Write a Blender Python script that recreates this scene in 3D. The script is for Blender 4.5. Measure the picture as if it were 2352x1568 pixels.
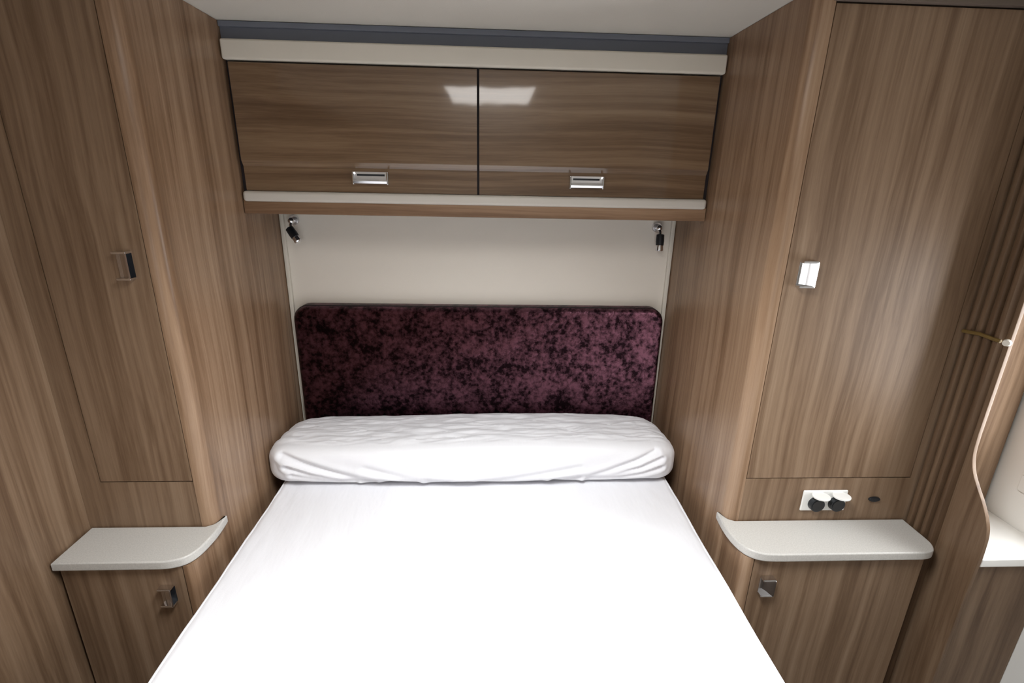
import bpy, bmesh, math
from mathutils import Vector, Matrix, noise
S = bpy.context.scene
COL = S.collection
for o in list(bpy.data.objects): bpy.data.objects.remove(o)

# ------------------------------------------------------------ camera
cam_d = bpy.data.cameras.new('camera'); cam = bpy.data.objects.new('camera', cam_d); COL.objects.link(cam)
S.camera = cam
a, b, c = math.radians(-17.9452), math.radians(2.73), math.radians(1.1829)
fw = Vector((math.sin(b)*math.cos(a), math.cos(b)*math.cos(a), math.sin(a)))
rt = Vector((math.cos(b), -math.sin(b), 0)); up = rt.cross(fw)
rt, up = rt*math.cos(c)+up*math.sin(c), up*math.cos(c)-rt*math.sin(c)
cam.matrix_world = Matrix(((rt.x, up.x, -fw.x, 0), (rt.y, up.y, -fw.y, 0), (rt.z, up.z, -fw.z, 1.56), (0, 0, 0, 1)))
cam_d.sensor_fit = 'HORIZONTAL'; cam_d.sensor_width = 36; cam_d.lens = 36*1145.58/2352
cam_d.clip_start = 0.02

# ------------------------------------------------------------ light and exposure
w = bpy.data.worlds.new('world'); S.world = w; w.use_nodes = True
w.node_tree.nodes['Background'].inputs[0].default_value = (.75, .85, 1, 1)
w.node_tree.nodes['Background'].inputs[1].default_value = .6
S.view_settings.view_transform = 'Standard'; S.view_settings.look = 'None'
S.view_settings.exposure = 0.45; S.view_settings.gamma = 1.0
S.view_settings.use_curve_mapping = False

def area(name, loc, rot, sx, sy, power, col=(1, 1, 1), spread=180):
    d = bpy.data.lights.new(name, 'AREA'); d.shape = 'RECTANGLE'; d.size = sx; d.size_y = sy
    d.energy = power; d.color = col; d.spread = math.radians(spread)
    o = bpy.data.objects.new(name, d); COL.objects.link(o); o.location = loc; o.rotation_euler = rot
    return o
# daylight through the roof light and the side window, plus added rear fill
area('rooflight_daylight', (.05, .52, 1.932), (0, 0, 0), .38, .50, 14.0, (.96, .985, 1.0), 125)
area('side_window_daylight', (1.412, .90, 1.12), (0, math.radians(90), 0), .50, .24, 4.4, (.97, .985, 1.0))
area('rear_fill_light', (-.1, -2.22, .85), (math.radians(90), 0, 0), 1.4, .6, 7.5, (1.0, .98, .95))  # fill light added behind the camera, no source is seen there

# ------------------------------------------------------------ materials
MATS = {}
def new_mat(name):
    m = bpy.data.materials.new(name); m.use_nodes = True; MATS[name] = m
    return m, m.node_tree.nodes, m.node_tree.links, m.node_tree.nodes['Principled BSDF']
def plain(name, col, rough=.5, metal=0, spec=.5, coat=0, bump=0, bscale=200, var=0):
    m, N, L, P = new_mat(name)
    P.inputs['Base Color'].default_value = (*col, 1); P.inputs['Roughness'].default_value = rough
    P.inputs['Metallic'].default_value = metal; P.inputs['Specular IOR Level'].default_value = spec
    P.inputs['Coat Weight'].default_value = coat
    g = N.new('ShaderNodeNewGeometry')
    if bump:
        t = N.new('ShaderNodeTexNoise'); t.inputs['Scale'].default_value = bscale; t.inputs['Detail'].default_value = 4
        L.new(g.outputs['Position'], t.inputs['Vector'])
        bm_ = N.new('ShaderNodeBump'); bm_.inputs['Strength'].default_value = bump; bm_.inputs['Distance'].default_value = .001
        L.new(t.outputs['Fac'], bm_.inputs['Height']); L.new(bm_.outputs['Normal'], P.inputs['Normal'])
    if var:
        t = N.new('ShaderNodeTexNoise'); t.inputs['Scale'].default_value = 300; t.inputs['Detail'].default_value = 3
        L.new(g.outputs['Position'], t.inputs['Vector'])
        r = N.new('ShaderNodeValToRGB'); r.color_ramp.elements[0].position = .35; r.color_ramp.elements[1].position = .65
        r.color_ramp.elements[0].color = (*[x*(1-var) for x in col], 1); r.color_ramp.elements[1].color = (*[min(1, x*(1+var)) for x in col], 1)
        L.new(t.outputs['Fac'], r.inputs['Fac']); L.new(r.outputs['Color'], P.inputs['Base Color'])
    return m

def wood(name, axis='z', offset=(0, 0, 0), tint=(1, 1, 1), rough=.46, coat=0):
    """oiled walnut style laminate with fine parallel grain, running along axis"""
    m, N, L, P = new_mat(name)
    g = N.new('ShaderNodeNewGeometry')
    add = N.new('ShaderNodeVectorMath'); add.operation = 'ADD'; add.inputs[1].default_value = offset
    L.new(g.outputs['Position'], add.inputs[0])
    # gentle drift of the grain
    dn = N.new('ShaderNodeTexNoise'); dn.inputs['Scale'].default_value = 1.6; dn.inputs['Detail'].default_value = 1
    L.new(add.outputs[0], dn.inputs['Vector'])
    ds = N.new('ShaderNodeVectorMath'); ds.operation = 'SCALE'; ds.inputs['Scale'].default_value = .045
    L.new(dn.outputs['Color'], ds.inputs[0])
    a2 = N.new('ShaderNodeVectorMath'); a2.operation = 'ADD'
    L.new(add.outputs[0], a2.inputs[0]); L.new(ds.outputs[0], a2.inputs[1])
    def stretched(across, along, detail, rough_=.6):
        mp = N.new('ShaderNodeVectorMath'); mp.operation = 'MULTIPLY'
        v = {'z': (across, across, along), 'x': (along, across, across), 'y': (across, along, across)}[axis]
        mp.inputs[1].default_value = v
        L.new(a2.outputs[0], mp.inputs[0])
        t = N.new('ShaderNodeTexNoise'); t.inputs['Scale'].default_value = 1; t.inputs['Detail'].default_value = detail
        t.inputs['Roughness'].default_value = rough_
        L.new(mp.outputs[0], t.inputs['Vector']); return t
    n1 = stretched(24, .45, 2.5); n2 = stretched(85, 1.0, 2, .6); n3 = stretched(330, 14, 2, .6)
    def mix(x, y, f):
        q = N.new('ShaderNodeMix'); q.data_type = 'FLOAT'; q.inputs[0].default_value = f
        L.new(x, q.inputs[2]); L.new(y, q.inputs[3]); return q.outputs[0]
    v = mix(mix(n1.outputs['Fac'], n2.outputs['Fac'], .40), n3.outputs['Fac'], .14)
    r = N.new('ShaderNodeValToRGB'); E = r.color_ramp.elements
    stops = [(.34, (.120, .070, .040)), (.43, (.165, .103, .061)), (.50, (.212, .137, .085)), (.57, (.250, .168, .107)), (.68, (.305, .213, .142))]
    E[0].position = stops[0][0]; E[1].position = stops[-1][0]
    for s in stops[1:-1]: E.new(s[0])
    for e, s in zip(E, stops): e.color = (*[s[1][i]*tint[i] for i in range(3)], 1)
    L.new(v, r.inputs['Fac']); L.new(r.outputs['Color'], P.inputs['Base Color'])
    P.inputs['Roughness'].default_value = rough; P.inputs['Specular IOR Level'].default_value = .3
    P.inputs['Coat Weight'].default_value = coat; P.inputs['Coat Roughness'].default_value = .06
    if coat:   # the lacquered doors are very slightly wavy
        wn = N.new('ShaderNodeTexNoise'); wn.inputs['Scale'].default_value = 9; wn.inputs['Detail'].default_value = 1
        L.new(g.outputs['Position'], wn.inputs['Vector'])
        wb = N.new('ShaderNodeBump'); wb.inputs['Strength'].default_value = .5; wb.inputs['Distance'].default_value = .0012
        L.new(wn.outputs['Fac'], wb.inputs['Height']); L.new(wb.outputs['Normal'], P.inputs['Coat Normal'])
    return m

def fabric(name, col, rough=.9, quilt=0):
    m, N, L, P = new_mat(name)
    P.inputs['Base Color'].default_value = (*col, 1); P.inputs['Roughness'].default_value = rough
    P.inputs['Specular IOR Level'].default_value = .2
    P.inputs['Sheen Weight'].default_value = .15
    g = N.new('ShaderNodeNewGeometry')
    t = N.new('ShaderNodeTexNoise'); t.inputs['Scale'].default_value = 5; t.inputs['Detail'].default_value = 3
    mp = N.new('ShaderNodeVectorMath'); mp.operation = 'MULTIPLY'; mp.inputs[1].default_value = (3.2, 1, 1)
    L.new(g.outputs['Position'], mp.inputs[0]); L.new(mp.outputs[0], t.inputs['Vector'])
    t2 = N.new('ShaderNodeTexNoise'); t2.inputs['Scale'].default_value = 500
    L.new(g.outputs['Position'], t2.inputs['Vector'])
    b1 = N.new('ShaderNodeBump'); b1.inputs['Strength'].default_value = .35; b1.inputs['Distance'].default_value = .012
    b2 = N.new('ShaderNodeBump'); b2.inputs['Strength'].default_value = .25; b2.inputs['Distance'].default_value = .0006
    L.new(t.outputs['Fac'], b1.inputs['Height']); L.new(t2.outputs['Fac'], b2.inputs['Height'])
    L.new(b1.outputs['Normal'], b2.inputs['Normal']); L.new(b2.outputs['Normal'], P.inputs['Normal'])
    return m

def velvet(name):
    m, N, L, P = new_mat(name)
    g = N.new('ShaderNodeNewGeometry')
    def nz(sc, det, ro):
        t = N.new('ShaderNodeTexNoise'); t.inputs['Scale'].default_value = sc; t.inputs['Detail'].default_value = det
        t.inputs['Roughness'].default_value = ro; L.new(g.outputs['Position'], t.inputs['Vector']); return t.outputs['Fac']
    mx = N.new('ShaderNodeMix'); mx.data_type = 'FLOAT'; mx.inputs[0].default_value = .42
    L.new(nz(58, 5, .65), mx.inputs[2]); L.new(nz(13, 3, .6), mx.inputs[3])
    r = N.new('ShaderNodeValToRGB'); e = r.color_ramp.elements
    e[0].position = .43; e[0].color = (.016, .007, .010, 1); e[1].position = .60; e[1].color = (.215, .092, .128, 1)
    L.new(mx.outputs[0], r.inputs['Fac']); L.new(r.outputs['Color'], P.inputs['Base Color'])
    P.inputs['Roughness'].default_value = .38; P.inputs['Specular IOR Level'].default_value = .3
    P.inputs['Metallic'].default_value = .92
    bm_ = N.new('ShaderNodeBump'); bm_.inputs['Strength'].default_value = .6; bm_.inputs['Distance'].default_value = .010
    L.new(mx.outputs[0], bm_.inputs['Height'])
    # the nap leans, so the pile faces up and to one side
    nap = N.new('ShaderNodeVectorMath'); nap.operation = 'ADD'; nap.inputs[1].default_value = (-.50, 0, .04)
    nn = N.new('ShaderNodeVectorMath'); nn.operation = 'NORMALIZE'
    L.new(bm_.outputs['Normal'], nap.inputs[0]); L.new(nap.outputs[0], nn.inputs[0]); L.new(nn.outputs[0], P.inputs['Normal'])
    return m

WV = wood('wood_vertical_grain', 'z')
WD = wood('wood_door_grain', 'z', (3.1, .7, .4))
WH = wood('wood_horizontal_grain', 'x', (1.3, 4.1, 2.7), (.80, .77, .70), .3, 1)
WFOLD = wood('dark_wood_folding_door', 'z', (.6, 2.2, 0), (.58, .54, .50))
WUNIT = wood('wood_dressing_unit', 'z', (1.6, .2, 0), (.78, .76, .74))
WRAIL = wood('wood_rail_grain', 'x', (.2, .1, 5.7), (1.08, 1.0, .95))
WP = wood('wood_post_grain', 'z', (.3, 9.7, .1), (1.22, 1.18, 1.16), .3)
CREAM = plain('cream_plastic', (.70, .66, .58), .45, bump=.15)
LIP = plain('lip_plastic', (.56, .53, .48), .4)
WALLM = plain('cream_wallboard', (.80, .75, .67), .55, bump=.2, bscale=500)
CEILM = plain('ceiling_board', (.64, .61, .55), .75, bump=.25, bscale=400)
WHITE = plain('white_paint', (.86, .86, .83), .5)
SHELF = plain('shelf_laminate', (.53, .515, .485), .38, var=.07)
CHROME = plain('chrome', (.80, .81, .84), .12, metal=1)
SATIN = plain('satin_metal', (.70, .70, .72), .28, metal=1)
BLACK = plain('black_plastic', (.012, .014, .018), .35)
GAPM = plain('blue_grey_profile', (.15, .165, .205), .55)
SHEET = fabric('white_cotton', (.80, .80, .83))
VELV = velvet('crushed_velvet')
PIPE_GAP = plain('dark_piping_and_gap_shade', (.012, .006, .008), .7)
CARPET = plain('carpet', (.16, .13, .11), .95, bump=1, bscale=300, var=.3)
BASEM = plain('bed_base_board', (.12, .09, .07), .6)
STRAP = plain('ochre_strap', (.16, .10, .025), .6)
DIFF, N_, L_, P_ = new_mat('roof_light_diffuser')
P_.inputs['Base Color'].default_value = (.8, .8, .8, 1); P_.inputs['Emission Color'].default_value = (1, .97, .93, 1); P_.inputs['Emission Strength'].default_value = 7.0
BLIND = plain('grey_blind', (.42, .42, .44), .8)
FRAMEM = plain('window_frame_plastic', (.82, .82, .79), .4)

# ------------------------------------------------------------ mesh helpers (world coordinates in)
def box(bm, x0, x1, y0, y1, z0, z1, bev=0, seg=2, edges=None):
    r = bmesh.ops.create_cube(bm, size=1)
    for v in r['verts']:
        v.co = Vector((x0+(v.co.x+.5)*(x1-x0), y0+(v.co.y+.5)*(y1-y0), z0+(v.co.z+.5)*(z1-z0)))
    if bev:
        es = set(e for v in r['verts'] for e in v.link_edges)
        if edges: es = [e for e in es if edges(e.verts[0].co, e.verts[1].co)]
        bmesh.ops.bevel(bm, geom=list(es), offset=bev, segments=seg, profile=.5, affect='EDGES')
def prism(bm, pts, axis, lo, hi, bev=0, seg=2):
    """closed outline extruded along axis; pts are the two other coordinates in xyz order"""
    def P(p, t):
        return {'x': (t, p[0], p[1]), 'y': (p[0], t, p[1]), 'z': (p[0], p[1], t)}[axis]
    A = [bm.verts.new(P(p, lo)) for p in pts]; B = [bm.verts.new(P(p, hi)) for p in pts]
    n = len(pts)
    fa = bm.faces.new(A); fb = bm.faces.new(B[::-1])
    for i in range(n): bm.faces.new((A[i], B[i], B[(i+1) % n], A[(i+1) % n]))
    bmesh.ops.recalc_face_normals(bm, faces=bm.faces)
    if bev:
        es = set(fa.edges) | set(fb.edges)
        bmesh.ops.bevel(bm, geom=list(es), offset=bev, segments=seg, profile=.5, affect='EDGES')
def tube(bm, pts, r, n=12, cap=True):
    pts = [Vector(p) for p in pts]; rings = []
    rs = r if isinstance(r, (list, tuple)) else [r]*len(pts)
    for i, p in enumerate(pts):
        d = (pts[min(i+1, len(pts)-1)]-pts[max(i-1, 0)]).normalized()
        q = d.to_track_quat('Z', 'Y')
        rings.append([bm.verts.new(p+q @ Vector((math.cos(2*math.pi*k/n)*rs[i], math.sin(2*math.pi*k/n)*rs[i], 0))) for k in range(n)])
    for A, B in zip(rings, rings[1:]):
        for k in range(n): bm.faces.new((A[k], A[(k+1) % n], B[(k+1) % n], B[k]))
    if cap: bm.faces.new(rings[0][::-1]); bm.faces.new(rings[-1])
    bmesh.ops.recalc_face_normals(bm, faces=bm.faces)
def cyl(bm, p0, p1, r0, r1=None, n=24):
    r1 = r0 if r1 is None else r1
    p0, p1 = Vector(p0), Vector(p1); q = (p1-p0).to_track_quat('Z', 'Y')
    A, B = [[bm.verts.new(p+q @ Vector((math.cos(2*math.pi*k/n)*r, math.sin(2*math.pi*k/n)*r, 0))) for k in range(n)] for p, r in ((p0, r0), (p1, r1))]
    for k in range(n): bm.faces.new((A[k], A[(k+1) % n], B[(k+1) % n], B[k]))
    bm.faces.new(A[::-1]); bm.faces.new(B)
    bmesh.ops.recalc_face_normals(bm, faces=bm.faces)

def wloc(o):
    v = Vector((0, 0, 0))
    while o: v += o.location; o = o.parent
    return v
def obj(name, bm, mat, parent=None, origin=None, smooth=True, **props):
    base = Vector(origin) if origin is not None else (wloc(parent) if parent else Vector((0, 0, 0)))
    bmesh.ops.translate(bm, verts=bm.verts, vec=-base)
    me = bpy.data.meshes.new(name); bm.to_mesh(me); bm.free()
    me.materials.append(mat)
    if smooth and name not in ('cushion', 'fitted_sheet', 'bolster', 'sheet_seam', 'piping'):
        WN = True
    else: WN = False
    if smooth:
        for p in me.polygons: p.use_smooth = True
        me.set_sharp_from_angle(angle=math.radians(38))
    o = bpy.data.objects.new(name, me); COL.objects.link(o)
    if WN: o.modifiers.new('weighted_normal', 'WEIGHTED_NORMAL').keep_sharp = True
    if parent: o.parent = parent; o.location = base-wloc(parent)
    else: o.location = base
    for k, v in props.items(): o[k] = v
    return o
def boxo(name, dims, mat, parent=None, bev=.001, seg=2, edges=None, **props):
    bm = bmesh.new(); box(bm, *dims, bev=bev, seg=seg, edges=edges)
    if parent is None and 'origin' not in props: props['origin'] = ((dims[0]+dims[1])/2, (dims[2]+dims[3])/2, dims[4])
    return obj(name, bm, mat, parent, **props)
def thing(name, loc, label, category, group=None):
    o = bpy.data.objects.new(name, None); COL.objects.link(o); o.location = loc; o.empty_display_size = .05
    o['label'] = label; o['category'] = category
    if group: o['group'] = group
    return o

# ------------------------------------------------------------ key planes (metres)
XL, XR = -.732, .668          # faces of the alcove's sides
YW, YS = 1.157, 1.037         # wardrobe fronts, bedside cupboard fronts
YO, YB = 1.558, 1.82          # locker front, headboard wall
ZC = 1.951                    # ceiling
XLW, XRW = -1.06, 1.420       # side walls
ZS = .66                      # shelf top
YR = -2.3
st = dict(kind='structure')

# ------------------------------------------------------------ room shell
boxo('floor', (-1.2, 1.6, YR-.05, 1.92, -.04, 0), CARPET, bev=0, **st)
# ceiling with the roof light opening
bm = bmesh.new(); rx0, rx1, ry0, ry1 = -.20, .20, .26, .78
for d in ((-1.2, rx0, YR-.05, 1.92), (rx1, 1.6, YR-.05, 1.92), (rx0, rx1, YR-.05, ry0), (rx0, rx1, ry1, 1.92)):
    box(bm, *d, ZC, ZC+.07)
obj('ceiling', bm, CEILM, **st)
boxo('wall_back', (-1.2, 1.6, YB, YB+.05, 0, ZC), WALLM, bev=0, **st)
boxo('wall_left', (XLW-.04, XLW+.006, YR, 1.008, 0, ZC), WV, bev=.002, **st)
bm = bmesh.new()  # right wall with the window opening
wy0, wy1, wz0, wz1 = .36, 1.09, .80, 1.87
for d in ((YR, wy0, 0, ZC), (wy1, YB, 0, ZC), (wy0, wy1, 0, wz0), (wy0, wy1, wz1, ZC)):
    box(bm, XRW, XRW+.05, *d)
obj('wall_right', bm, WHITE, **st)
bm = bmesh.new()
for d in ((-1.2, -.85, 0, ZC), (.65, 1.6, 0, ZC), (-.85, .65, 0, .53), (-.85, .65, 1.19, ZC)):
    box(bm, d[0], d[1], YR-.05, YR, d[2], d[3])
obj('wall_front', bm, WHITE, **st)

def window(name, boxes, pane, mat_pane):
    bm = bmesh.new()
    for d in boxes: box(bm, *d, bev=.004)
    f = obj(name, bm, FRAMEM, **st)
    boxo('window_pane', pane, mat_pane, f, bev=0)
    return f
fr = .045
X0 = XRW-.012; X1 = XRW+.045
w1 = window('window_1', ((X0, X1, wy0, wy1, wz0, wz0+fr), (X0, X1, wy0, wy1, wz1-fr, wz1), (X0, X1, wy0, wy0+fr, wz0+fr, wz1-fr), (X0, X1, wy1-fr, wy1, wz0+fr, wz1-fr)),
       (XRW+.034, XRW+.040, wy0+fr, wy1-fr, wz0+fr, wz1-fr), BLIND)
bm = bmesh.new()
for k in range(15):
    z = wz1-fr-.023-k*.024; box(bm, XRW+.004, XRW+.012, wy0+fr, wy1-fr, z, z+.021, bev=.003)
box(bm, XRW+.0, XRW+.018, wy0+fr, wy1-fr, wz1-fr-.378, wz1-fr-.36, bev=.004)
obj('blind', bm, BLIND, w1)
bm = bmesh.new()
tube(bm, [(X0-.006, 1.02, .815), (X0-.02, 1.02, .825), (X0-.022, 1.02, .85)], .006)
obj('window_catch', bm, BLACK, w1)
w2 = window('added_rear_window', ((-.85, .65, YR-.05, YR+.01, 0.53, 0.56), (-.85, .65, YR-.05, YR+.01, 1.16, 1.19), (-.85, -.82, YR-.05, YR+.01, 0.56, 1.16), (.62, .65, YR-.05, YR+.01, 0.56, 1.16)),
       (-.82, .62, YR-.045, YR-.04, 0.56, 1.16), BLIND)  # unseen rear window, added to go with the fill light
w3 = window('window_3', ((rx0-.03, rx0+.006, ry0-.03, ry1+.03, ZC-.02, ZC+.07), (rx1-.006, rx1+.03, ry0-.03, ry1+.03, ZC-.02, ZC+.07),
        (rx0, rx1, ry0-.03, ry0+.006, ZC-.02, ZC+.07), (rx0, rx1, ry1-.006, ry1+.03, ZC-.02, ZC+.07)),
       (rx0-.01, rx1+.01, ry0-.01, ry1+.01, ZC-.016, ZC-.012), DIFF)

# ------------------------------------------------------------ handles
def wardrobe_handle(parent, x0, x1, z0, z1, yf):
    """upright chrome plate whose lip curls out and leaves a finger slot"""
    bm = bmesh.new()
    w_ = x1-x0
    sec = []
    # plan section (x, y): base plate, rolled grip on the side of the door edge
    pts = [(x0, yf), (x0, yf-.004), (x0+.20*w_, yf-.005), (x0+.5*w_, yf-.011), (x0+.8*w_, yf-.018), (x1-.001, yf-.021),
           (x1, yf-.018), (x0+.8*w_, yf-.014), (x0+.5*w_, yf-.006), (x0+.4*w_, yf)]
    prism(bm, pts, 'z', z0+.004, z1-.004)
    box(bm, x0, x1, yf-.0195, yf, z1-.006, z1, bev=.0022)
    box(bm, x0, x1, yf-.0195, yf, z0, z0+.006, bev=.0022)
    h = obj('handle', bm, CHROME, parent)
    bm = bmesh.new(); box(bm, x0+.001, x1+.0005, yf-.0015, yf+.0005, z0+.005, z1-.005)
    obj('handle_recess', bm, BLACK, h)
    return h
def locker_handle(parent, x0, x1, z0, z1, yf):
    bm = bmesh.new()
    hgt = z1-z0
    pts = [(yf, z0), (yf-.006, z0), (yf-.019, z0+.10*hgt), (yf-.022, z0+.28*hgt), (yf-.020, z0+.36*hgt), (yf-.012, z0+.36*hgt), (yf-.006, z0+.52*hgt), (yf-.0035, z1-.003), (yf-.003, z1), (yf, z1)]
    prism(bm, pts, 'x', x0+.004, x1-.004)
    box(bm, x0, x0+.006, yf-.018, yf, z0, z1, bev=.002)
    box(bm, x1-.006, x1, yf-.018, yf, z0, z1, bev=.002)
    h = obj('handle', bm, CHROME, parent)
    bm = bmesh.new(); box(bm, x0+.012, x1-.012, yf-.005, yf-.003, z0+.5*hgt, z1-.006)
    obj('handle_recess', bm, BLACK, h)
    return h

# ------------------------------------------------------------ tall wardrobes
def vert_edge(x, y):
    return lambda p, q: abs(p.z-q.z) > .05 and abs(p.x-x) < 1e-4 and abs(p.y-y) < 1e-4
def rounded(x0, x1, y0, y1, corner, r, n=8):
    """plan rectangle with one rounded corner: 'fr' front right or 'fl' front left"""
    if corner == 'fr':
        arc = [(x1-r+r*math.sin(t), y0+r-r*math.cos(t)) for t in [math.pi/2*k/n for k in range(n+1)]]
        return [(x0, y0)]+arc+[(x1, y1), (x0, y1)]
    arc = [(x0+r-r*math.sin(t), y0+r-r*math.cos(t)) for t in [math.pi/2*k/n for k in range(n+1)]]
    return [(x1, y0)]+arc+[(x0, y1), (x1, y1)]
def wardrobe(label, side):
    L_ = side == 'left'
    g = 'tall wardrobes flanking the bed'
    if L_: t = thing('wardrobe', (-.9, 1.5, 0), label, 'wardrobe', g)
    else:  t = thing('wardrobe', (.93, 1.5, 0), label, 'wardrobe', g)
    zt = ZC-.001
    fY = YW+.019
    bm = bmesh.new()
    if L_:
        xs, xd, xo = -.768, -1.003, XLW+.001
        box(bm, xo, xd, YW, fY+.02, .001, zt)                 # stile beside the partition
        box(bm, xd, xs, YW, fY+.02, .001, .795)                 # panel under the door
        box(bm, xo, xs, fY, YB-.002, .001, zt)
        obj('body', bm, WV, t)
        # return panel running from the wardrobe front toward the room
        boxo('return_panel', (XLW-.03, XLW+.0005, 1.0085, YB-.01, .001, zt), WV, t, bev=.001)
        bm = bmesh.new(); prism(bm, rounded(xs, XL, YW-.002, YB-.002, 'fr', .034), 'z', .001, zt)
        obj('corner_post', bm, WP, t)
        bm = bmesh.new(); box(bm, xd+.0015, xs-.0025, YW-.0005, YW+.017, .7975, zt-.03, bev=.0015)
        d = obj('door', bm, WD, t)
        wardrobe_handle(d, -.834, -.802, 1.328, 1.393, YW)
    else:
        xs, xd, xo = .704, 1.174, 1.2035
        box(bm, xd, xo, YW, fY+.02, .001, 1.92)
        box(bm, xs, xd, YW, fY+.02, .001, .793)
        box(bm, xs, xo, fY, YB-.002, .001, 1.92)
        obj('body', bm, WV, t)
        boxo('header', (XR+.03, XRW-.002, YW-.012, YB-.01, 1.921, zt), BASEM, t, bev=.002)
        bm = bmesh.new(); prism(bm, rounded(XR, xs, YW-.002, YB-.002, 'fl', .032), 'z', .001, zt)
        obj('corner_post', bm, WP, t)
        bm = bmesh.new(); box(bm, xs+.0025, xd-.0015, YW-.0005, YW+.017, .7955, 1.918, bev=.0015)
        d = obj('door', bm, WD, t)
        h = wardrobe_handle(d, .735, .773, 1.328, 1.393, YW)
    return t
wardrobe('tall wooden wardrobe left of the bed, its narrow door with a chrome handle', 'left')
wardrobe('tall wooden wardrobe right of the bed, wide door above the twin socket', 'right')

# ------------------------------------------------------------ bedside cupboards under the shelves
def bedside(label, side):
    g = 'low bedside cupboards'
    zt = .634
    if side == 'left':
        t = thing('bedside_cupboard', (-.9, 1.1, 0), label, 'cupboard', g)
        xs, xo, xin = -.756, XLW+.007, XL
        bm = bmesh.new(); box(bm, xo, xs, YS+.019, YW-.003, .001, zt); box(bm, xo, xs, YS+.003, YS+.02, .001, .06)
        obj('body', bm, WV, t)
        bm = bmesh.new(); prism(bm, rounded(xs, xin, YS-.001, YW-.0025, 'fr', .022), 'z', .001, zt)
        obj('corner_post', bm, WP, t)
        d = boxo('door', (xo+.002, xs-.003, YS, YS+.018, .065, zt-.002), WV, t, bev=.0015)
        wardrobe_handle(d, -.820, -.787, .522, .578, YS)
    else:
        t = thing('bedside_cupboard', (.93, 1.1, 0), label, 'cupboard', g)
        xs, xo, xin = .694, 1.160, XR
        bm = bmesh.new(); box(bm, xs, xo, YS+.019, YW-.003, .001, zt); box(bm, xs, xo, YS+.003, YS+.02, .001, .06)
        obj('body', bm, WV, t)
        bm = bmesh.new(); prism(bm, rounded(xin, xs, YS-.001, YW-.0025, 'fl', .022), 'z', .001, zt)
        obj('corner_post', bm, WP, t)
        d = boxo('door', (xs+.003, xo, YS, YS+.018, .065, zt-.002), WV, t, bev=.0015)
        wardrobe_handle(d, .720, .755, .522, .578, YS)
bedside('low wooden cupboard left of the bed under the shelf, small dark handle', 'left')
bedside('low wooden cupboard right of the bed under the shelf, small chrome handle', 'right')

# ------------------------------------------------------------ bedside shelves
def shelf(name, pts, label):
    bm = bmesh.new(); prism(bm, pts, 'z', ZS-.025, ZS, bev=.0045, seg=3)
    o = obj(name, bm, SHELF, None, origin=(sum(p[0] for p in pts)/len(pts), 1.1, ZS-.025))
    o['label'] = label; o['category'] = 'shelf'; o['group'] = 'bedside shelves'
def smooth_pts(p, n=6):
    out = []
    for i in range(len(p)-1):
        p0, p1, p2, p3 = p[max(i-1, 0)], p[i], p[i+1], p[min(i+2, len(p)-1)]
        for k in range(n):
            t = k/n
            out.append(tuple(.5*((2*p1[j])+(-p0[j]+p2[j])*t+(2*p0[j]-5*p1[j]+4*p2[j]-p3[j])*t*t+(-p0[j]+3*p1[j]-3*p2[j]+p3[j])*t**3) for j in (0, 1)))
    out.append(p[-1]); return out
edgeL = smooth_pts([(-.800, 1.022), (-.773, 1.026), (-.745, 1.040), (-.729, 1.070), (-.722, 1.120), (-.722, 1.160), (-.7255, 1.200)])
shelf('bedside_shelf', [(XLW+.007, 1.022)]+edgeL+[(XL+.001, 1.200), (XL+.001, 1.190), (-.742, 1.163), (-.757, YW-.003), (XLW+.007, YW-.003)],
      'pale grey shelf with rounded front corner, left of the bed')
edgeR = smooth_pts([(.760, 1.018), (.714, 1.021), (.684, 1.034), (.667, 1.056), (.657, 1.092), (.655, 1.140), (.6605, 1.195)])[::-1]
endR = smooth_pts([(1.135, 1.018), (1.165, 1.026), (1.182, 1.050), (1.185, 1.075)])
shelf('bedside_shelf', [(XR-.001, 1.195)]+edgeR+endR+[(1.185, YW-.003), (.693, YW-.003), (.678, 1.163), (XR-.001, 1.190)],
      'pale grey shelf below the twin socket, right of the bed')

# ------------------------------------------------------------ overhead locker
t = thing('overhead_locker', (-.03, 1.68, 1.449), 'wide overhead locker with two glossy wooden doors above the headboard', 'cabinet')
bm = bmesh.new(); box(bm, XL+.001, XR-.001, YO+.022, YB-.001, 1.452, 1.916)
obj('body', bm, PIPE_GAP, t)  # near-black body puts the shade of the door gaps into its colour
# recessed blue grey profile against the ceiling
bm = bmesh.new(); box(bm, XL+.001, XR-.001, YO+.012, YO+.05, 1.900, ZC-.001); box(bm, XL+.001, XR-.001, YO+.002, YO+.014, 1.936, ZC-.001, bev=.002)
obj('ceiling_profile', bm, GAPM, t)
bm = bmesh.new(); box(bm, XL+.004, XR-.004, YO-.010, YO+.02, 1.856, 1.906, bev=.006, seg=4)
obj('pelmet', bm, CREAM, t)
for x0, x1, hx0, hx1, lab in ((XL+.015, -.0395, -.404, -.299, 'left locker door, handle to its right of centre'), (-.0325, XR-.015, .236, .340, 'right locker door, handle to its left of centre')):
    bm = bmesh.new()
    # door section: flat upper face, bright crease that turns downward, set back lower face
    zt, zb = 1.852, 1.5155
    pts = [(YO+.018, zb), (YO+.0095, zb), (YO+.0095, 1.583), (YO+.0085, 1.5845), (YO+.0010, 1.5978), (YO, 1.600), (YO, zt-.002), (YO+.002, zt), (YO+.018, zt)]
    prism(bm, pts, 'x', x0, x1)
    d = obj('door', bm, WH, t)
    d['label'] = lab
    locker_handle(d, hx0, hx1, 1.538, 1.574, YO+.0095)
bm = bmesh.new(); box(bm, XL+.006, XR-.006, YO-.005, YO+.03, 1.4845, 1.5145, bev=.009, seg=4)
obj('lower_trim', bm, LIP, t)
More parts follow.
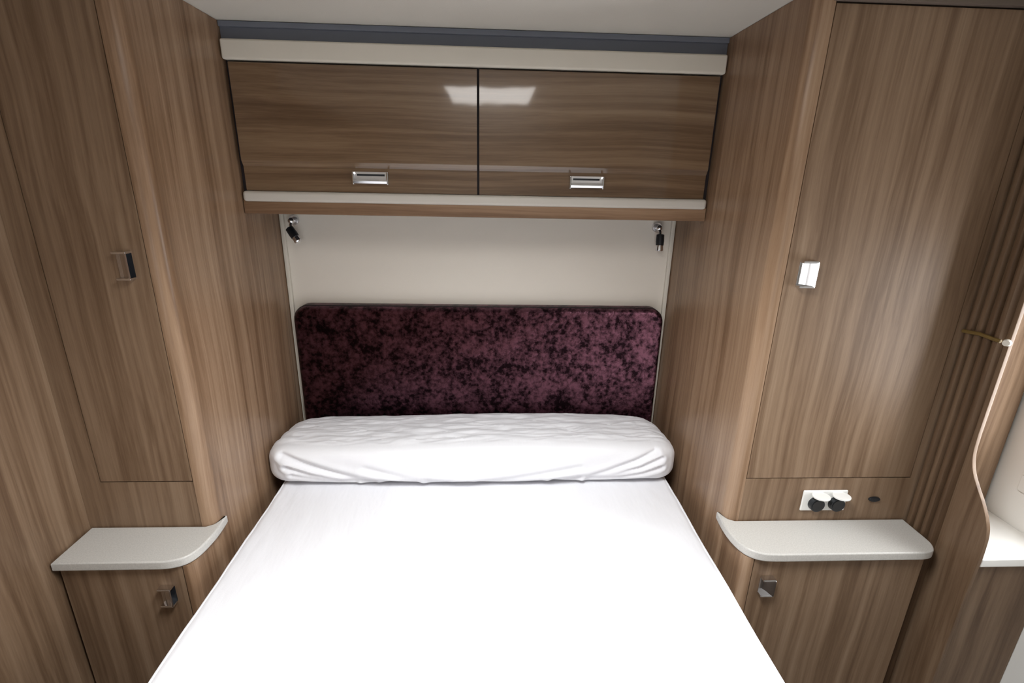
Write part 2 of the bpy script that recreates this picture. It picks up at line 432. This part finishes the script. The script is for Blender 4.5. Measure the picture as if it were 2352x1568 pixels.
bm = bmesh.new(); box(bm, XL+.002, XR-.002, YO+.004, YO+.03, 1.449, 1.4895, bev=.003)
obj('bottom_rail', bm, WRAIL, t)

# ------------------------------------------------------------ headboard wall panel and edge trims
boxo('trim_1', (XL+.001, XL+.016, YB-.014, YB-.0005, .6, 1.4505), CREAM, bev=.004, **st)
boxo('trim_2', (XR-.016, XR-.001, YB-.014, YB-.0005, .6, 1.4505), CREAM, bev=.004, **st)

# ------------------------------------------------------------ headboard cushion
t = thing('headboard', (-.03, YB, .60), 'padded headboard in dark purple crushed velvet behind the bolster', 'headboard')
def rrect(x0, x1, z0, z1, r, n=8):
    out = []
    for cx, cz, a0 in ((x1-r, z1-r, 0), (x0+r, z1-r, 90), (x0+.02, z0+.02, 180), (x1-.02, z0+.02, 270)):
        rr = r if a0 < 180 else .02
        for k in range(n+1):
            an = math.radians(a0+90*k/n); out.append((cx+rr*math.cos(an), cz+rr*math.sin(an)))
    return out
bm = bmesh.new()
cx0, cx1, cz0, cz1 = -.711, .651, .60, 1.115
prev = None; nr = 7
for k in range(nr+1):
    an = math.pi/2*k/nr
    ins = .022*(1-math.cos(an)); yy = YB-.016-.030*math.sin(an)-.012
    ring = [bm.verts.new((x, yy, z)) for x, z in rrect(cx0+ins, cx1-ins, cz0+ins, cz1-ins, .055-ins*.6)]
    if prev:
        for i in range(len(ring)): bm.faces.new((prev[i], prev[(i+1) % len(ring)], ring[(i+1) % len(ring)], ring[i]))
    else:
        back = [bm.verts.new((v.co.x, YB-.0005, v.co.z)) for v in ring]
        for i in range(len(ring)): bm.faces.new((back[i], back[(i+1) % len(ring)], ring[(i+1) % len(ring)], ring[i]))
        bm.faces.new(back[::-1])
    prev = ring
bm.faces.new(prev)
bmesh.ops.recalc_face_normals(bm, faces=bm.faces)
obj('cushion', bm, VELV, t)
bm = bmesh.new()
lp = rrect(cx0+.004, cx1-.004, cz0, cz1-.003, .053)
tube(bm, [(x, YB-.034, z) for x, z in lp+lp[:2]], .0045, n=8, cap=False)
obj('piping', bm, PIPE_GAP, t)

# ------------------------------------------------------------ bed
xb0, xb1, ybf, ybb = -.696, .627, -.10, 1.765
boxo('bed_base', (xb0+.03, xb1-.03, ybf+.05, 1.762, 0.0, .40), BASEM, bev=.004, label='dark bed base board under the white mattress', category='bed base')
t = thing('mattress', (-.03, .8, .401), 'wide mattress in a taut white fitted sheet, filling the alcove', 'mattress')
bm = bmesh.new()
nx, ny = 120, 120
def mtop(x, y):
    e = min(x-xb0, xb1-x)
    z = .580
    d = min(e, .028)
    z -= .028-math.sqrt(max(0, .028**2-(.028-d)**2))
    # tension wrinkles along the sides, running away from the pillow end
    s = math.exp(-max(0, e-.02)/.10)*math.exp(-max(0, 1.45-y)/.5)
    z += .0016*s*math.sin(70*e+9*(y))+.0010*s*math.sin(31*(x*3+y*2.1))
    z += .0012*math.sin(8*x+3*y)*math.sin(5*y)
    return z
def edge_grid(a0, a1, n, dense):
    # finer spacing by both borders
    out = [a0+dense*k/10*1.0 for k in range(10)]
    m_ = n-20
    out += [a0+dense+(a1-a0-2*dense)*k/m_ for k in range(m_+1)]
    out += [a1-dense+dense*(k+1)/10 for k in range(10)]
    return out
gx = edge_grid(xb0, xb1, nx, .03); gy = [ybf+(ybb-ybf)*k/ny for k in range(ny+1)]
V = [[bm.verts.new((x, y, mtop(x, y))) for y in gy] for x in gx]
for i in range(len(gx)-1):
    for j in range(ny): bm.faces.new((V[i][j], V[i+1][j], V[i+1][j+1], V[i][j+1]))
border = [V[i][0] for i in range(len(gx))]+[V[-1][j] for j in range(1, ny+1)]+[V[i][-1] for i in range(len(gx)-2, -1, -1)]+[V[0][j] for j in range(ny-1, 0, -1)]
cx_, cy_ = (xb0+xb1)/2, (ybf+ybb)/2
prev = border
for z in (.50, .43, .402):
    ring = [bm.verts.new((v.co.x, v.co.y, z)) for v in border]
    if z == .402:
        for v in ring: v.co.x = cx_+(v.co.x-cx_)*.985
    for i in range(len(ring)): bm.faces.new((prev[i], ring[i], ring[(i+1) % len(ring)], prev[(i+1) % len(ring)]))
    prev = ring
bm.faces.new(prev)
bmesh.ops.recalc_face_normals(bm, faces=bm.faces)
obj('fitted_sheet', bm, SHEET, t)
for sx, xx in ((1, xb1-.012), (-1, xb0+.012)):
    bm = bmesh.new()
    tube(bm, [(xx+.001*math.sin(k), .0+1.5*k/30, mtop(xx, 1.5*k/30)-.0005) for k in range(31)], .0036, n=8)
    obj('sheet_seam', bm, SHEET, t)

# ------------------------------------------------------------ bolster
t = None
bm = bmesh.new()
NU, NV = 330, 190
bx0, bx1 = -.728, .640
creases = [  # polylines on the front face (x, s) with s the height share; depth and width
    ([(-.665, .80), (-.60, .62), (-.52, .42), (-.43, .24), (-.33, .12), (-.24, .07)], .0075, .013),
    ([(-.655, .52), (-.58, .34), (-.49, .20), (-.38, .12)], .006, .010),
    ([(-.64, .32), (-.55, .18), (-.44, .11)], .004, .009),
    ([(.555, .82), (.49, .60), (.41, .38), (.33, .22), (.22, .12)], .0065, .011),
    ([(.575, .68), (.51, .45), (.43, .28), (.34, .16)], .006, .010),
    ([(.58, .45), (.52, .30), (.44, .18), (.33, .11)], .005, .009),
    ([(-.40, .50), (-.28, .26), (-.16, .12), (-.07, .07)], .003, .012),
    ([(.30, .45), (.12, .25), (-.02, .12), (-.10, .06)], .0028, .011)]
def crease(x, s):
    d = 0
    for pl, dep, wd in creases:
        best = 9
        for (xa, sa), (xb_, sb) in zip(pl, pl[1:]):
            ax, az, bx_, bz = xa, sa*.17, xb_, sb*.17
            px, pz = x, s*.17
            L2 = (bx_-ax)**2+(bz-az)**2
            q = max(0, min(1, ((px-ax)*(bx_-ax)+(pz-az)*(bz-az))/L2))
            best = min(best, math.hypot(px-ax-q*(bx_-ax), pz-az-q*(bz-az)))
        d += 1.35*dep*(math.exp(-(best/wd)**2)-.55*math.exp(-((best-1.9*wd)/(wd*1.1))**2))
    return d
z0b = .5835
# angles spaced so that the vertices lie evenly around the section
def _sec(an):
    p = 2/4.2; c_, s_ = math.cos(an), math.sin(an)
    return math.copysign(abs(c_)**p, c_)*.15, math.copysign(abs(s_)**p, s_)*.078
_N = 20000; _cum = [0]; _prev = _sec(0)
for _i in range(1, _N+1):
    _q = _sec(2*math.pi*_i/_N); _cum.append(_cum[-1]+math.hypot(_q[0]-_prev[0], _q[1]-_prev[1])); _prev = _q
import bisect
ANG = [2*math.pi*bisect.bisect_left(_cum, _cum[-1]*j/NV)/_N for j in range(NV)]
grid = []
for i in range(NU+1):
    u = i/NU
    # plan inset for the rounded ends
    x = bx0+(bx1-bx0)*(.5-.5*math.cos(math.pi*u)*(.55+.45*abs(math.cos(math.pi*u))))if False else bx0+(bx1-bx0)*u
    # sample more densely at the ends
    e = (u-.5)*2; x = (bx0+bx1)/2+(bx1-bx0)/2*(math.copysign(1-(1-abs(e))**1.8, e) if True else e)
    de = min(x-bx0, bx1-x)
    R1 = .075
    k = math.sqrt(max(0, 1-(1-min(1, de/R1))**2)) if de < R1 else 1
    Rb = .17
    kb = math.sqrt(max(0, 1-(1-min(1, de/Rb))**2)) if de < Rb else 1
    sag = .020*math.exp(-((x+.12)/.42)**2)
    yf_ = 1.444-sag+.055*(1-k); yb_ = 1.752-.10*(1-kb)-.008*abs(math.sin(3*x))
    H = .150*(.45+.55*k)+.006*math.sin(4.2*x+1)*k
    zb_ = z0b+.045*(1-k)*.7
    ring = []
    hx, hz = (yb_-yf_)/2, H/2
    for j in range(NV):
        an = ANG[j]
        cc, ss = math.cos(an), math.sin(an)
        p = 2/4.2
        yy = math.copysign(abs(cc)**p, cc); zz = math.copysign(abs(ss)**p, ss)
        py = (yf_+yb_)/2-yy*hx; pz = zb_+H/2+zz*hz
        # top slopes down to the back
        if zz > 0: pz -= (.020*(1-yy)/2+.0)*zz
        if yy > .55:                                    # front face folds
            s_ = (pz-zb_)/H
            f_ = min(1, (yy-.55)/.3)
            py += crease(x, s_)*f_
        if zz > .6:                                     # loose quilting on the top
            f_ = min(1, (zz-.6)/.35)*min(1, max(0, (.78-yy)/.2))
            pz += f_*(.0060*(noise.noise((x*9, py*34, 0))-.1)+.0030*(1-2*abs(noise.noise((x*14+py*9, py*60-x*6, 5)))))
        ring.append(bm.verts.new((x, py, pz)))
    grid.append(ring)
for A, B in zip(grid, grid[1:]):
    for j in range(NV): bm.faces.new((A[j], A[(j+1) % NV], B[(j+1) % NV], B[j]))
bm.faces.new(grid[0][::-1]); bm.faces.new(grid[-1])
bmesh.ops.recalc_face_normals(bm, faces=bm.faces)
o = obj('bolster', bm, SHEET, None, origin=(-.04, 1.6, .576))
o['label'] = 'long white covered bolster across the head of the mattress'; o['category'] = 'bolster'
me = o.data

# ------------------------------------------------------------ reading lamps
def lamp(x, zc, tip, label):
    t = thing('reading_lamp', (x, YB, zc+.02), label, 'reading lamp', 'small reading lamps under the overhead locker')
    bm = bmesh.new(); cyl(bm, (x, YB-.0005, zc), (x, YB-.010, zc), .018, .016); obj('wall_mount', bm, SATIN, t)
    bm = bmesh.new(); tube(bm, [(x, YB-.008, zc), (x, YB-.028, zc-.002), (x+.001, YB-.040, zc-.014), (x+.002, YB-.044, zc-.030)], .0055, n=10)
    bmesh.ops.create_icosphere(bm, subdivisions=3, radius=.011, matrix=Matrix.Translation((x, YB-.030, zc-.001)))
    obj('arm', bm, CHROME, t)
    a0 = Vector((x+.002, YB-.044, zc-.034)); dr = Vector(tip).normalized()
    bm = bmesh.new(); tube(bm, [a0-dr*.014, a0-dr*.011, a0+dr*.012, a0+dr*.026], [.008, .0135, .0145, .0135], n=24); obj('lamp_head', bm, BLACK, t)
    bm = bmesh.new(); tube(bm, [a0+dr*.026, a0+dr*.030, a0+dr*.043, a0+dr*.046], [.0125, .0125, .0135, .011], n=24); obj('chrome_bezel', bm, CHROME, t)
lamp(-.684, 1.412, (.55, -.25, -.75), 'small reading lamp at the left end under the locker, head angled inward')
lamp(.602, 1.408, (-.02, -.15, -1), 'small reading lamp at the right end under the locker, head pointing straight down')

# ------------------------------------------------------------ twin socket and button
t = thing('twin_socket', (.937, YW, .692), 'white twin socket plate with two black round outlets on the right wardrobe', 'socket')
bm = bmesh.new(); box(bm, .874, 1.001, YW-.006, YW-.0003, .692, .757, bev=.003, seg=3); obj('face_plate', bm, WHITE, t)
for x in (.913, .971):
    bm = bmesh.new(); cyl(bm, (x, YW-.0055, .717), (x, YW-.018, .717), .0215, .0200)
    o = obj('outlet', bm, BLACK, t)
    bm = bmesh.new(); cyl(bm, (x, YW-.017, .717), (x, YW-.0192, .717), .015, .016); obj('outlet_insert', bm, plain('dark_insert', (.004, .004, .005), .2), o)
    bm = bmesh.new()
    # hinged round cover standing open over the outlet
    n = 24
    sec = [(x+.0235*math.cos(2*math.pi*k/n), YW-.022+.0205*math.sin(2*math.pi*k/n)) for k in range(n)]
    prism(bm, sec, 'z', .7475, .7525, bev=.0015)
    obj('outlet_cover', bm, WHITE, t, label='round cover standing open')
bm = bmesh.new()
n = 24; prism(bm, [(1.084+.0165*math.cos(2*math.pi*k/n), .726+.0075*math.sin(2*math.pi*k/n)) for k in range(n)], 'y', YW-.006, YW+.001, bev=.002)
o = obj('push_button', bm, BLACK, None, origin=(1.084, YW, .718)); o['label'] = 'small black oval button beside the twin socket'; o['category'] = 'button'

# ------------------------------------------------------------ folding door stowed at the right
t = thing('folding_door', (1.197, 1.10, 0), 'dark wooden folding door, stowed in narrow pleats right of the wardrobe', 'folding door')
ys = [1.060, 1.084, 1.108, 1.132]
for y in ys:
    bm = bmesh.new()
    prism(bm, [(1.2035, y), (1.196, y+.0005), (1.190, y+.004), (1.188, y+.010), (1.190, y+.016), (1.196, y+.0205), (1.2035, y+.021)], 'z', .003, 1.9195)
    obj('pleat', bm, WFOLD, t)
boxo('track', (1.187, 1.2035, 1.056, 1.154, 1.9198, 1.9206), GAPM, t, bev=0)
bm = bmesh.new()
tube(bm, [(1.1865, 1.150, 1.222), (1.1850, 1.105, 1.228), (1.1860, 1.075, 1.226), (1.188, 1.056, 1.225)], .0045, n=8)
o = obj('strap', bm, STRAP, t, label='ochre tie strap')
bm = bmesh.new(); cyl(bm, (1.195, 1.0465, 1.225), (1.187, 1.042, 1.225), .0085, .007); obj('strap_button', bm, CREAM, o)

# ------------------------------------------------------------ dressing unit with curved end panel and worktop
ZT = .695
t = thing('dressing_unit', (1.31, 1.05, 0), 'wooden dressing unit at far right with a curved end panel', 'cabinet')
prof = [(.957, .003), (.952, .66)]+smooth_pts([(.951, .70), (.954, .755), (.963, .790), (.985, .828), (1.012, .862), (1.034, .895), (1.046, .935), (1.049, .99)])+[(1.049, 1.9195), (1.152, 1.9195), (1.152, .003)]
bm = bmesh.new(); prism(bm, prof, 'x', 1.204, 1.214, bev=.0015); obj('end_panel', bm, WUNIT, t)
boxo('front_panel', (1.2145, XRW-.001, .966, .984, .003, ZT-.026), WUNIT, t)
boxo('tall_panel', (1.2145, XRW-.012, 1.152, 1.17, ZT+.001, 1.9195), WV, t)
boxo('infill', (1.2145, XRW-.002, .985, 1.15, .003, ZT-.028), BASEM, t, bev=0)
bm = bmesh.new(); box(bm, 1.2145, XRW-.001, .952, 1.152, ZT-.025, ZT, bev=.004, seg=3)
o = obj('worktop', bm, WHITE, None, origin=(1.32, 1.05, ZT-.025)); o['label'] = 'white worktop beside the window, right of the curved end panel'; o['category'] = 'worktop'
